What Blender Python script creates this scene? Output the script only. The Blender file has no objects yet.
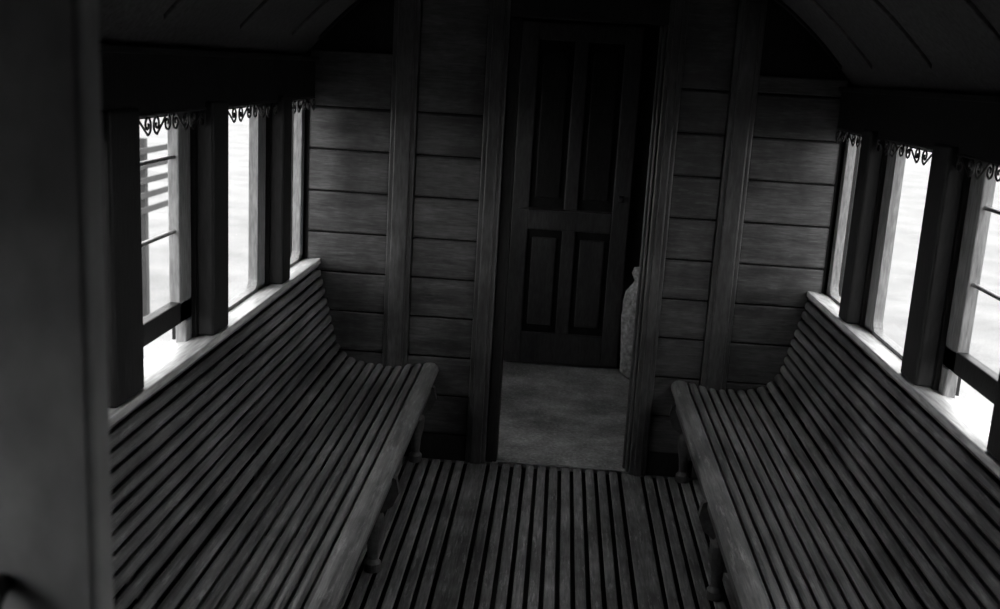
import bpy, bmesh, math, random
import numpy as np
from mathutils import Matrix, Vector
random.seed(4)
S=bpy.context.scene
XC=0.035; D=4.54
# ------------------------------------------------------------ materials
def mat(name,lo,hi,rough=.5,scale=(1,1,1),nscale=6,bump=.15,spec=.4,detail=6,metal=0,fine=60,scratch=0,patch=.45,fl=(1,.12,1)):
    m=bpy.data.materials.new(name); m.use_nodes=True; n=m.node_tree.nodes; l=m.node_tree.links
    b=n['Principled BSDF']; b.inputs['Roughness'].default_value=rough; b.inputs['Metallic'].default_value=metal
    b.inputs['Specular IOR Level'].default_value=spec
    tc=n.new('ShaderNodeTexCoord'); mp=n.new('ShaderNodeMapping'); mp.inputs['Scale'].default_value=scale
    l.new(tc.outputs['Object'],mp.inputs['Vector'])
    t=n.new('ShaderNodeTexNoise'); t.inputs['Scale'].default_value=nscale; t.inputs['Detail'].default_value=detail; t.inputs['Roughness'].default_value=.65
    l.new(mp.outputs[0],t.inputs['Vector'])
    r=n.new('ShaderNodeValToRGB'); r.color_ramp.elements[0].position=.3; r.color_ramp.elements[1].position=.7
    r.color_ramp.elements[0].color=(lo,lo,lo,1); r.color_ramp.elements[1].color=(hi,hi,hi,1)
    l.new(t.outputs['Fac'],r.inputs[0]); 
    t2=n.new('ShaderNodeTexNoise'); t2.inputs['Scale'].default_value=fine; t2.inputs['Detail'].default_value=4
    l.new(mp.outputs[0],t2.inputs['Vector'])
    r2=n.new('ShaderNodeMapRange'); r2.inputs[1].default_value=.3; r2.inputs[2].default_value=.7; r2.inputs[3].default_value=.35; r2.inputs[4].default_value=1
    l.new(t2.outputs['Fac'],r2.inputs[0])
    mx=n.new('ShaderNodeMix'); mx.data_type='RGBA'; mx.blend_type='MULTIPLY'; mx.inputs[0].default_value=.8
    l.new(r.outputs[0],mx.inputs[6]); l.new(r2.outputs[0],mx.inputs[7]); col=mx.outputs[2]
    if scratch:
        # large grimy patches
        t4=n.new('ShaderNodeTexNoise'); t4.inputs['Scale'].default_value=3.2; t4.inputs['Detail'].default_value=5; t4.inputs['Roughness'].default_value=.6
        l.new(tc.outputs['Object'],t4.inputs['Vector'])
        r4=n.new('ShaderNodeMapRange'); r4.inputs[1].default_value=.35; r4.inputs[2].default_value=.65; r4.inputs[3].default_value=patch; r4.inputs[4].default_value=1.3
        l.new(t4.outputs['Fac'],r4.inputs[0])
        m4=n.new('ShaderNodeMix'); m4.data_type='RGBA'; m4.blend_type='MULTIPLY'; m4.inputs[0].default_value=1
        l.new(col,m4.inputs[6]); l.new(r4.outputs[0],m4.inputs[7]); col=m4.outputs[2]
        # worn pale streaks
        t3=n.new('ShaderNodeTexNoise'); t3.inputs['Scale'].default_value=55; t3.inputs['Detail'].default_value=6; t3.inputs['Roughness'].default_value=.8
        mp3=n.new('ShaderNodeMapping'); mp3.inputs['Scale'].default_value=fl; l.new(tc.outputs['Object'],mp3.inputs['Vector']); l.new(mp3.outputs[0],t3.inputs['Vector'])
        r3=n.new('ShaderNodeMapRange'); r3.inputs[1].default_value=.54; r3.inputs[2].default_value=.72; r3.inputs[3].default_value=0; r3.inputs[4].default_value=scratch
        l.new(t3.outputs['Fac'],r3.inputs[0])
        m3=n.new('ShaderNodeMix'); m3.data_type='RGBA'; l.new(r3.outputs[0],m3.inputs[0]); l.new(col,m3.inputs[6]); m3.inputs[7].default_value=(hi*2.1,hi*2.1,hi*2.1,1); col=m3.outputs[2]
    l.new(col,b.inputs['Base Color'])
    mr=n.new('ShaderNodeMapRange'); mr.inputs[3].default_value=max(0,rough-.12); mr.inputs[4].default_value=min(1,rough+.15)
    l.new(t.outputs['Fac'],mr.inputs[0]); l.new(mr.outputs[0],b.inputs['Roughness'])
    bp=n.new('ShaderNodeBump'); bp.inputs['Strength'].default_value=bump; bp.inputs['Distance'].default_value=.004
    l.new(t2.outputs['Fac'],bp.inputs['Height']); l.new(bp.outputs[0],b.inputs['Normal'])
    return m
M={}
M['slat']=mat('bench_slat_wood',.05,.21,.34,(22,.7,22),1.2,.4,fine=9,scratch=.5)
M['nose']=mat('bench_nosing_wood',.07,.24,.38,(20,1.2,20),1.2,.4,fine=9,scratch=.6)
M['frame']=mat('bench_iron_wood',.03,.07,.5)
M['floor']=mat('floor_slat_wood',.07,.25,.55,(14,1.2,6),1.3,.4,fine=9,scratch=.6)
M['under']=mat('floor_base_dark',.008,.02,.9)  # near-black base showing between the floor slats
M['vfloor']=mat('vestibule_lino',.2,.42,.6,(1,1,1),9,.4,scratch=.5,fl=(1,1,1))
M['panel']=mat('wall_board_wood',.032,.105,.38,(1,1,9),2.0,.25,fine=20,scratch=.25,patch=.35,fl=(.15,1,1))
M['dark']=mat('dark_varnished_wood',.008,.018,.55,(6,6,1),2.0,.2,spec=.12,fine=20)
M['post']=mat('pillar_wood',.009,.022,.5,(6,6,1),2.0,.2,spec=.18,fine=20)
M['edge']=mat('doorcase_wood',.03,.075,.38,(6,6,1),2.0,.2,fine=20,scratch=.2,fl=(1,1,.1))
M['door']=mat('far_door_wood',.03,.06,.45,(6,6,1),2.0,.2,fine=20)
M['sash']=mat('sash_painted_wood',.16,.30,.5,(6,6,1),2.0,.15,fine=20)
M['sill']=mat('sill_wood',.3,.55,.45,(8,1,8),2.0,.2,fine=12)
M['ceil']=mat('ceiling_paint',.06,.12,.6,(1,1,1),2.5,.15)
M['near']=mat('partition_paint',.22,.31,.55,(1,1,.6),2,.05,fine=12)
M['iron']=mat('black_iron',.015,.03,.4,metal=.3)
M['brass']=mat('worn_metal',.3,.5,.35,metal=.8)
M['cloth']=mat('sack_cloth',.12,.55,.9,(1,1,1),26,.6)
M['ground']=mat('pale_ground',.11,.22,.9,(1,1,1),.9,.2)
M['fence']=mat('fence_wood',.02,.05,.8,(1,1,1),3)
g=bpy.data.materials.new('window_glass'); g.use_nodes=True; n=g.node_tree.nodes; l=g.node_tree.links; n.clear()
o=n.new('ShaderNodeOutputMaterial'); a=n.new('ShaderNodeBsdfTransparent'); a.inputs[0].default_value=(.92,.92,.92,1)
b=n.new('ShaderNodeBsdfGlossy'); b.inputs['Roughness'].default_value=.05; x=n.new('ShaderNodeMixShader'); x.inputs[0].default_value=.04
l.new(a.outputs[0],x.inputs[1]); l.new(b.outputs[0],x.inputs[2]); l.new(x.outputs[0],o.inputs[0]); M['glass']=g
# ------------------------------------------------------------ helpers
class MB:
    def __init__(s): s.v=[]; s.f=[]; s.m=[]; s.mats=[]
    def mi(s,k):
        if k not in s.mats: s.mats.append(k)
        return s.mats.index(k)
    def box(s,x0,x1,y0,y1,z0,z1,k):
        if x0>x1: x0,x1=x1,x0
        if y0>y1: y0,y1=y1,y0
        i=len(s.v); s.v+=[(x,y,z) for x in(x0,x1) for y in(y0,y1) for z in(z0,z1)]
        for q in ((0,1,3,2),(4,6,7,5),(0,4,5,1),(2,3,7,6),(0,2,6,4),(1,5,7,3)):
            s.f.append([i+j for j in q]); s.m.append(s.mi(k))
    def prism(s,pts,y0,y1,k,axis='y',jit=0):
        i=len(s.v); n=len(pts)
        for e in (y0,y1):
            for p in pts:
                if axis=='y': s.v.append((p[0],e,p[1]))
                elif axis=='x': s.v.append((e,p[0],p[1]))
                else: s.v.append((p[0],p[1],e))
        for j in range(n): s.f.append([i+j,i+(j+1)%n,i+n+(j+1)%n,i+n+j]); s.m.append(s.mi(k))
        s.f.append([i+j for j in range(n)][::-1]); s.f.append([i+n+j for j in range(n)]); s.m+= [s.mi(k)]*2
    def lathe(s,prof,cx,cy,k,seg=16,fn=None):
        i=len(s.v)
        for (r,z) in prof:
            for j in range(seg):
                a=2*math.pi*j/seg; rr=r*(fn(a,z) if fn else 1); s.v.append((cx+rr*math.cos(a),cy+rr*math.sin(a),z))
        for p in range(len(prof)-1):
            for j in range(seg):
                s.f.append([i+p*seg+j,i+p*seg+(j+1)%seg,i+(p+1)*seg+(j+1)%seg,i+(p+1)*seg+j]); s.m.append(s.mi(k))
        s.f.append([i+j for j in range(seg)][::-1]); s.f.append([i+(len(prof)-1)*seg+j for j in range(seg)]); s.m+=[s.mi(k)]*2
    def make(s,name,bevel=0,parent=None,smooth=False):
        me=bpy.data.meshes.new(name); me.from_pydata(s.v,[],s.f); 
        for k in s.mats: me.materials.append(M[k])
        me.polygons.foreach_set('material_index',s.m)
        bm=bmesh.new(); bm.from_mesh(me); bmesh.ops.recalc_face_normals(bm,faces=bm.faces); bm.to_mesh(me); bm.free()
        if smooth: me.polygons.foreach_set('use_smooth',[True]*len(me.polygons))
        ob=bpy.data.objects.new(name,me); S.collection.objects.link(ob)
        if bevel:
            bv=ob.modifiers.new('bevel','BEVEL'); bv.width=bevel; bv.segments=2; bv.limit_method='ANGLE'; bv.angle_limit=.6
        if parent: ob.parent=parent
        return ob
def empty(name):
    e=bpy.data.objects.new(name,None); S.collection.objects.link(e); e.empty_display_size=.1; return e
def X(side,s): return XC+side*s
arch_s=[0,.3,.5,.8,.95,1.05,1.13,1.2]; arch_z=[2.36,2.32,2.25,2.09,1.97,1.87,1.78,1.70]
def az(x): return float(np.interp(abs(x-XC),arch_s,arch_z))
def smooth_arch(x):
    return sum(az(x+d) for d in(-.06,-.03,0,.03,.06))/5
def wallpoly(x0,x1,zb,dz=0):
    xs=np.linspace(x1,x0,14)
    return [(x0,zb),(x1,zb)]+[(float(x),smooth_arch(x)+dz) for x in xs]
# ------------------------------------------------------------ shell
Y0=-1.5; Y1=6.27
fb=MB(); fb.box(XC-1.2,XC+1.2,Y0,Y1,-.08,-.02,'under')
x=XC-1.12
while x<XC+1.12:
    w=.036
    c=x-XC
    if abs(c-.335)<.02 or abs(c+.345)<.02: w=.085
    fb.box(x,x+w,Y0+.04,D-.01,-.02,random.uniform(-.003,.0),'floor')
    x+=w+.018
fb.box(XC-1.2,XC+1.2,D-.01,Y1,-.02,0,'vfloor')
fb.make('floor',bevel=.004)
t=MB(); t.box(-.22,.40,D-.02,D+.0,0,.006,'brass'); t.make('trim_1',.002)
posts=[(-1.5,-1.36),(-.68,-.52),(.10,.26),(.88,1.06),(1.62,1.78),(2.40,2.58),(3.13,3.28),(3.94,4.06),(4.54,4.70),(5.36,5.50),(6.1,6.27)]
ZS=.885; ZT=1.585
def closed(side,i):
    a=posts[i][1]
    if a<.2: return True  # unseen bays behind the camera, walled up to cut light from there
    if a<.9: return side>0  # right bay walled up for the same reason
    if 4.6<a<5.4 and side>0: return True
    if a>5.4 and side>0: return True
    return False
for side,nm in((-1,'left'),(1,'right')):
    w=MB()
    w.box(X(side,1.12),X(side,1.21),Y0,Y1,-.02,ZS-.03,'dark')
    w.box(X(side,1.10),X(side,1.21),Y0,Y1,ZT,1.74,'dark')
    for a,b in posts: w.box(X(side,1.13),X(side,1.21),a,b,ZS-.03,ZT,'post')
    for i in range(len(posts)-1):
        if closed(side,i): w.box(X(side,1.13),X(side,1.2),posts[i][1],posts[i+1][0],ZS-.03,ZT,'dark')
    w.make('wall_'+nm,.004)
    p=MB()
    for a,b in posts:
        if abs(a-D)<.01: continue
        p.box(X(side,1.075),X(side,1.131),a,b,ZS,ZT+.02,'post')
    p.make('trim_pillars_'+nm,.008)
    p=MB()
    p.box(X(side,1.085),X(side,1.12),Y0,Y1,1.735,1.755,'dark')
    p.make('trim_cornice_'+nm,.006)
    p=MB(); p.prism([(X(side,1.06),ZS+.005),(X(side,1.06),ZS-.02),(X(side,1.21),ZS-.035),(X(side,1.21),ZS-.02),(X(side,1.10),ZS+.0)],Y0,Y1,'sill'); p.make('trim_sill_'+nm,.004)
c=MB(); xs=[XC-1.2+2.4*i/48 for i in range(49)]
c.prism([(x,smooth_arch(x)) for x in xs]+[(x,smooth_arch(x)+.03) for x in xs[::-1]],Y0,Y1,'ceil')
c.make('ceiling',smooth=False)
r=MB()
xs=[XC-1.08+2.16*i/40 for i in range(41)]
yy=[-.9,0,.8,1.45,2.1,2.75,3.4,4.05,4.49,5.4]
for y in yy:
    r.prism([(x,smooth_arch(x)+.01) for x in xs]+[(x,smooth_arch(x)-.014) for x in xs[::-1]],y,y+.04,'dark' if abs(y-4.49)<.01 else 'ceil')
r.make('trim_ceiling_ribs',.004)
# ------------------------------------------------------------ end wall with doorway
DL,DR,DH=-.20,.385,1.96
w=MB()
w.prism(wallpoly(XC-1.2,DL,0),D,D+.05,'dark'); w.prism(wallpoly(DR,XC+1.2,0),D,D+.05,'dark'); w.prism(wallpoly(DL,DR,DH),D,D+.05,'dark')
zz=[.12,.30,.48,.66,.835,1.01,1.19,1.37,1.55,1.73]
for x0,x1 in((XC-1.12,-.735),(-.625,-.34),(.475,.68),(.79,XC+1.12)):
    for i in range(len(zz)-1):
        off=.0 if x0<.3 else -.02
        hi=zz[i+1]+off-.006
        w.box(x0,x1,D-.014-random.uniform(0,.003),D,zz[i]+off+.002,hi,'panel')
    zt=min(smooth_arch(x0),smooth_arch(x1))-.01
    if zt>1.75: w.box(x0,x1,D-.014,D,1.733-.02,zt,'panel')
w.make('wall_end',.005)
p=MB()
for x0,x1 in((-.735,-.625),(.68,.79)):
    zt=smooth_arch((x0+x1)/2+.05*(1 if x0>0 else -1))-.01
    p.box(x0,x1,D-.035,D,0,zt,'edge'); p.box(x0+.02,x1-.02,D-.045,D-.03,.02,zt-.03,'edge')
p.make('trim_end_pilasters',.006)
p=MB()
for x0,x1,xi in((-.34,-.25,DL),(.40,.475,DR)):
    p.box(x0,x1,D-.045,D+.0,0,2.12,'edge'); p.box(x0+.02,x1-.02,D-.055,D-.04,0,2.1,'edge')
p.box(-.25,DL,D-.02,D+.09,0,DH,'dark'); p.box(DR,.40,D-.02,D+.09,0,DH,'edge'); p.box(DR-.012,DR+.005,D+.03,D+.05,0,DH,'edge'); p.box(-.34,.475,D-.04,D+.06,DH,DH+.12,'dark')  # door head near-black: shade high on the wall put into its colour
p.make('trim_doorcase',.006)
p=MB(); p.box(XC-1.1,-.34,D-.03,D,0,.11,'dark'); p.box(.475,XC+1.1,D-.03,D,0,.11,'dark'); p.make('baseboard_end',.005)
# ------------------------------------------------------------ vestibule
YV=6.25
w=MB(); w.prism(wallpoly(XC-1.2,XC+1.2,0),YV,YV+.06,'dark'); w.make('wall_far')
w=MB(); w.prism([(D+.05,0),(YV,0),(YV,2.2),(D+.05,2.2)],.66,.70,'dark','x')
for y0 in (4.75,5.5):
    for z0,z1 in((.15,.85),(1.0,1.9)):
        w.box(.65,.662,y0,y0+.62,z0,z0+.02,'edge'); w.box(.65,.662,y0,y0+.62,z1-.02,z1,'edge'); w.box(.65,.662,y0,y0+.02,z0,z1,'edge'); w.box(.65,.662,y0+.6,y0+.62,z0,z1,'edge')
w.make('wall_vestibule',.004)
d=MB(); x0,x1=-.27,.42; yd=YV-.045
d.box(x0,x1,yd+.02,YV-.002,.01,2.02,'dark')
for a,b in((x0,x0+.1),(x1-.1,x1)): d.box(a,b,yd,yd+.03,.01,2.02,'door')
xm=(x0+x1)/2; d.box(xm-.04,xm+.04,yd+.002,yd+.03,.2,1.92,'door')
for a,b in((.01,.2),(.83,.95),(1.92,2.02)): d.box(x0+.1,x1-.1,yd,yd+.03,a,b,'door')
d.box(x0+.04,x1-.10,yd-.012,yd+.02,.945,.956,'panel')  # ledge in paler wood, the light it catches put into its colour
for a,b in((x0+.13,xm-.07),(xm+.07,x1-.13)):
    d.box(a,b,yd+.005,yd+.03,.25,.78,'door'); d.box(a,b,yd+.005,yd+.03,1.02,1.86,'post')
d.box(x1-.07,x1-.04,yd-.03,yd,1.02,1.06,'iron')
d.make('door_1',.006)
def fold(a,z): return 1+.08*math.sin(5*a+9*z)+.06*math.sin(11*a-14*z)
s=MB(); s.lathe([(.06,.0),(.085,.03),(.095,.12),(.10,.25),(.105,.38),(.10,.46),(.085,.52),(.05,.57),(.045,.59),(.065,.63),(.055,.66),(.03,.665)],.525,6.08,'cloth',40,fold)
s.make('canvas_sack',smooth=True)
# ------------------------------------------------------------ windows
def curve(name,polys,r,k,parent=None):
    cu=bpy.data.curves.new(name,'CURVE'); cu.dimensions='3D'; cu.bevel_depth=r; cu.bevel_resolution=2
    for pts in polys:
        sp=cu.splines.new('POLY'); sp.points.add(len(pts)-1)
        for i,p in enumerate(pts): sp.points[i].co=(*p,1)
    cu.materials.append(M[k]); ob=bpy.data.objects.new(name,cu); S.collection.objects.link(ob)
    if parent: ob.parent=parent
    return ob
def scroll(w,h,fl):
    r=h*.5; half=[]
    for j in range(26):
        t_=j/25; a=-math.pi/2-math.pi*2.7*t_; rr=r*(1-.82*t_)
        half.append((-w*.27+rr*math.cos(a),rr*math.sin(a)))
    pts=half[::-1]+[(-u,-v) for u,v in half]
    return [(u,fl*v-r) for u,v in pts]
wi=0
for side in(-1,1):
    for i in range(len(posts)-1):
        a=posts[i][1]; b=posts[i+1][0]
        if closed(side,i): continue
        wi+=1; e=empty('window_%d'%wi)
        s0,s1=1.145,1.18
        last=(abs(b-D)<.01)
        st=.05 if last else .10
        m=MB(); raised=(abs(a-2.58)<.01)
        zb=ZS-.03; 
        if raised: zb=ZS+.075 if side>0 else ZS+.06
        m.box(X(side,s0),X(side,s1),a,a+.09,zb,ZT,'sash'); m.box(X(side,s0),X(side,s1),b-st,b,zb,ZT,'sash')
        m.box(X(side,s0),X(side,s1),a,b,zb,zb+(.065 if raised else .035),'sash' if not raised else 'post')
        m.box(X(side,s0),X(side,s1),a,b,ZT-.02,ZT,'sash')
        if not raised:
            for yc,dr in((a+.09,1),(b-st,-1)):
                pts=[(yc,zb+.03),(yc+dr*.05,zb+.03)]+[(yc+dr*(.05-.05*math.sin(t_)),zb+.03+.05-.05*math.cos(t_)) for t_ in [j*math.pi/12 for j in range(1,7)]]
                m.prism(pts,X(side,s0),X(side,s1),'sash','x')
        else:
            m.box(X(side,s0+.01),X(side,s1-.01),a+.16,a+.175,zb,ZT,'sash')
            for z in(1.22,1.44): m.box(X(side,s0+.01),X(side,s1-.01),a,b,z,z+.011,'sash')
            for q in(a,b-.05): m.box(X(side,s0),X(side,s1),q,q+.05,ZS-.03,zb,'sash')
        m.make('sash',.004,e)
        gl=MB(); gl.box(X(side,1.163),X(side,1.165),a+.03,b-.03,zb+.01,ZT-.01,'glass'); gl.make('glass_pane',0,e)
        if b>1 and b<5:
            polys=[]; n_=max(1,round((b-a)/.15)); wd=(b-a)/n_
            for j in range(n_):
                yc=a+wd*(j+.5)
                polys.append([(X(side,1.10),yc+u,ZT-.002+v) for u,v in scroll(wd,.052,1 if j%2 else -1)])
            curve('scroll_valance',polys,.0032,'iron',e)
            curve('valance_rod',[[(X(side,1.10),a,ZT-.002),(X(side,1.10),b,ZT-.002)]],.004,'iron',e)
# ------------------------------------------------------------ benches
ctrl=[(1.085,.93),(1.07,.885),(1.05,.80),(1.022,.69),(.995,.58),(.97,.505),(.92,.455),(.85,.432),(.76,.428),(.66,.436),(.585,.447),(.545,.450),(.522,.436),(.515,.405),(.515,.36)]
def cr(P,n=12):
    out=[]
    for i in range(1,len(P)-2):
        p0,p1,p2,p3=[np.array(q) for q in P[i-1:i+3]]
        for j in range(n):
            t=j/n; out.append(.5*((2*p1)+(-p0+p2)*t+(2*p0-5*p1+4*p2-p3)*t*t+(-p0+3*p1-3*p2+p3)*t**3))
    out.append(np.array(P[-2])); return np.array(out)
PR=cr(ctrl); seg=np.r_[0,np.cumsum(np.linalg.norm(np.diff(PR,axis=0),axis=1))]; TL=seg[-1]
def at(t):
    p=np.array([np.interp(t,seg,PR[:,0]),np.interp(t,seg,PR[:,1])])
    q=np.array([np.interp(t+.004,seg,PR[:,0]),np.interp(t+.004,seg,PR[:,1])])-np.array([np.interp(t-.004,seg,PR[:,0]),np.interp(t-.004,seg,PR[:,1])])
    q/=np.linalg.norm(q); nrm=np.array([-q[1],q[0]])
    if nrm[1]>0 and abs(nrm[1])>abs(nrm[0]): nrm=-nrm
    if abs(nrm[0])>=abs(nrm[1]) and nrm[0]<0: nrm=-nrm
    return p,nrm
def bench(side,y0,y1):
    e=empty('slatted_bench')
    m=MB()
    NOSE=.10; body=TL-NOSE; n_=19; pitch=body/n_; gap=.011
    iv=[(i*pitch,(i+1)*pitch-gap) for i in range(n_)]+[(TL-NOSE,TL)]
    for i,(a,b) in enumerate(iv):
        k='nose' if i>=n_ else 'slat'
        nn=8 if i==n_ else 6
        ts=np.linspace(a,b,nn+1); top=[];bot=[]
        for j,t_ in enumerate(ts):
            p,nr=at(t_); d=(.006,.0015,0,0,0,.0015,.006)[j] if nn==6 else (.005 if j in(0,nn) else 0)
            top.append(p+nr*d); bot.append(p+nr*.02)
        pts=[(X(side,p[0]),p[1]) for p in top+bot[::-1]]
        m.prism(pts,y0+random.uniform(0,.006),y1-random.uniform(0,.006),k)
    m.make('slats',.0,e)
    f=MB()
    ys=[y0+.02,(y0*2+y1)/3,(y0+2*y1)/3,y1-.07]
    for y in ys:
        ts=np.linspace(.0,TL-.05,26); A=[at(t_) for t_ in ts]
        pts=[(X(side,(p+nn_*.019)[0]),(p+nn_*.019)[1]) for p,nn_ in A]+[(X(side,.56),.37),(X(side,.75),.36),(X(side,.95),.37),(X(side,1.06),.45),(X(side,1.11),.60),(X(side,1.11),.86)]
        f.prism(pts,y,y+.045,'frame')
        f.box(X(side,1.02),X(side,1.08),y,y+.045,0,.45,'frame')
        f.box(X(side,.58),X(side,1.05),y+.01,y+.035,.10,.13,'frame')
    f.box(X(side,.54),X(side,.565),y0,y1,.33,.42,'frame')
    f.make('supports',.003,e)
    L=MB()
    for y in ys:
        L.lathe([(.03,0),(.03,.03),(.018,.045),(.022,.10),(.034,.16),(.036,.20),(.022,.25),(.018,.27),(.032,.285),(.032,.30),(.02,.315),(.03,.34),(.03,.38)],X(side,.60),y+.02,'frame',20)
        pts=[(X(side,.56),.37),(X(side,.525),.35),(X(side,.515),.30),(X(side,.535),.25),(X(side,.575),.22),(X(side,.59),.20),(X(side,.59),.37)]
        L.prism(pts,y+.005,y+.035,'frame')
    L.make('turned_legs',.0,e)
    return e
bench(-1,1.1,D-.016); bench(1,1.1,D-.016)
# ------------------------------------------------------------ near partition (camera stands in its doorway)
w=MB(); w.prism(wallpoly(XC-1.2,-.46,0),1.0,1.05,'near'); w.prism(wallpoly(.56,XC+1.2,0),1.0,1.05,'near'); w.prism(wallpoly(-.46,.56,2.05),1.0,1.05,'near')
w.make('wall_partition',.008)
gp=[(-.56,1.0,1.19)]+[(-.56,1.0-.06*math.sin(t_),1.08+.11*math.cos(t_)) for t_ in [math.pi*j/14 for j in range(1,14)]]+[(-.56,1.0,.97)]
curve('grab_handle',[gp],.011,'iron')
w=MB(); w.prism(wallpoly(XC-1.2,XC+1.2,0),Y0-.05,Y0,'dark'); w.make('wall_rear')
# ------------------------------------------------------------ outside
gr=MB(); gr.box(-60,60,-50,80,-1.1,-1.0,'ground'); gr.make('ground')
fn=MB()
for y in np.arange(6.5,12.6,1.0): fn.box(-4.3,-4.2,y,y+.08,-1.0,.85,'fence')
for z in(.1,.25,.4,.55,.7): fn.box(-4.2,-4.17,6.3,12.6,z,z+.06,'fence')
fn.make('timber_fence',.004)
# ------------------------------------------------------------ light
wd=bpy.data.worlds.new('overcast'); S.world=wd; wd.use_nodes=True; n=wd.node_tree.nodes; bg=n['Background']
bg.inputs[0].default_value=(1,1,1,1); bg.inputs[1].default_value=7.0
# ------------------------------------------------------------ camera
yaw,pi_,ro,f=-.0496,.2208,.0582,1.0558
F=Vector((math.sin(yaw)*math.cos(pi_),math.cos(yaw)*math.cos(pi_),-math.sin(pi_)))
R=Vector((math.cos(yaw),-math.sin(yaw),0)); U=R.cross(F)
R2=R*math.cos(ro)+U*math.sin(ro); U2=-R*math.sin(ro)+U*math.cos(ro)
cd=bpy.data.cameras.new('camera'); co=bpy.data.objects.new('camera',cd); S.collection.objects.link(co)
mt=Matrix((R2,U2,-F)).transposed().to_4x4(); mt.translation=Vector((0,0,1.7535)); co.matrix_world=mt
cd.sensor_width=36; cd.lens=f*36; cd.clip_start=.02
cd.dof.use_dof=True; cd.dof.focus_distance=3.8; cd.dof.aperture_fstop=4.0
S.camera=co
S.view_settings.view_transform='Standard'; S.view_settings.look='None'
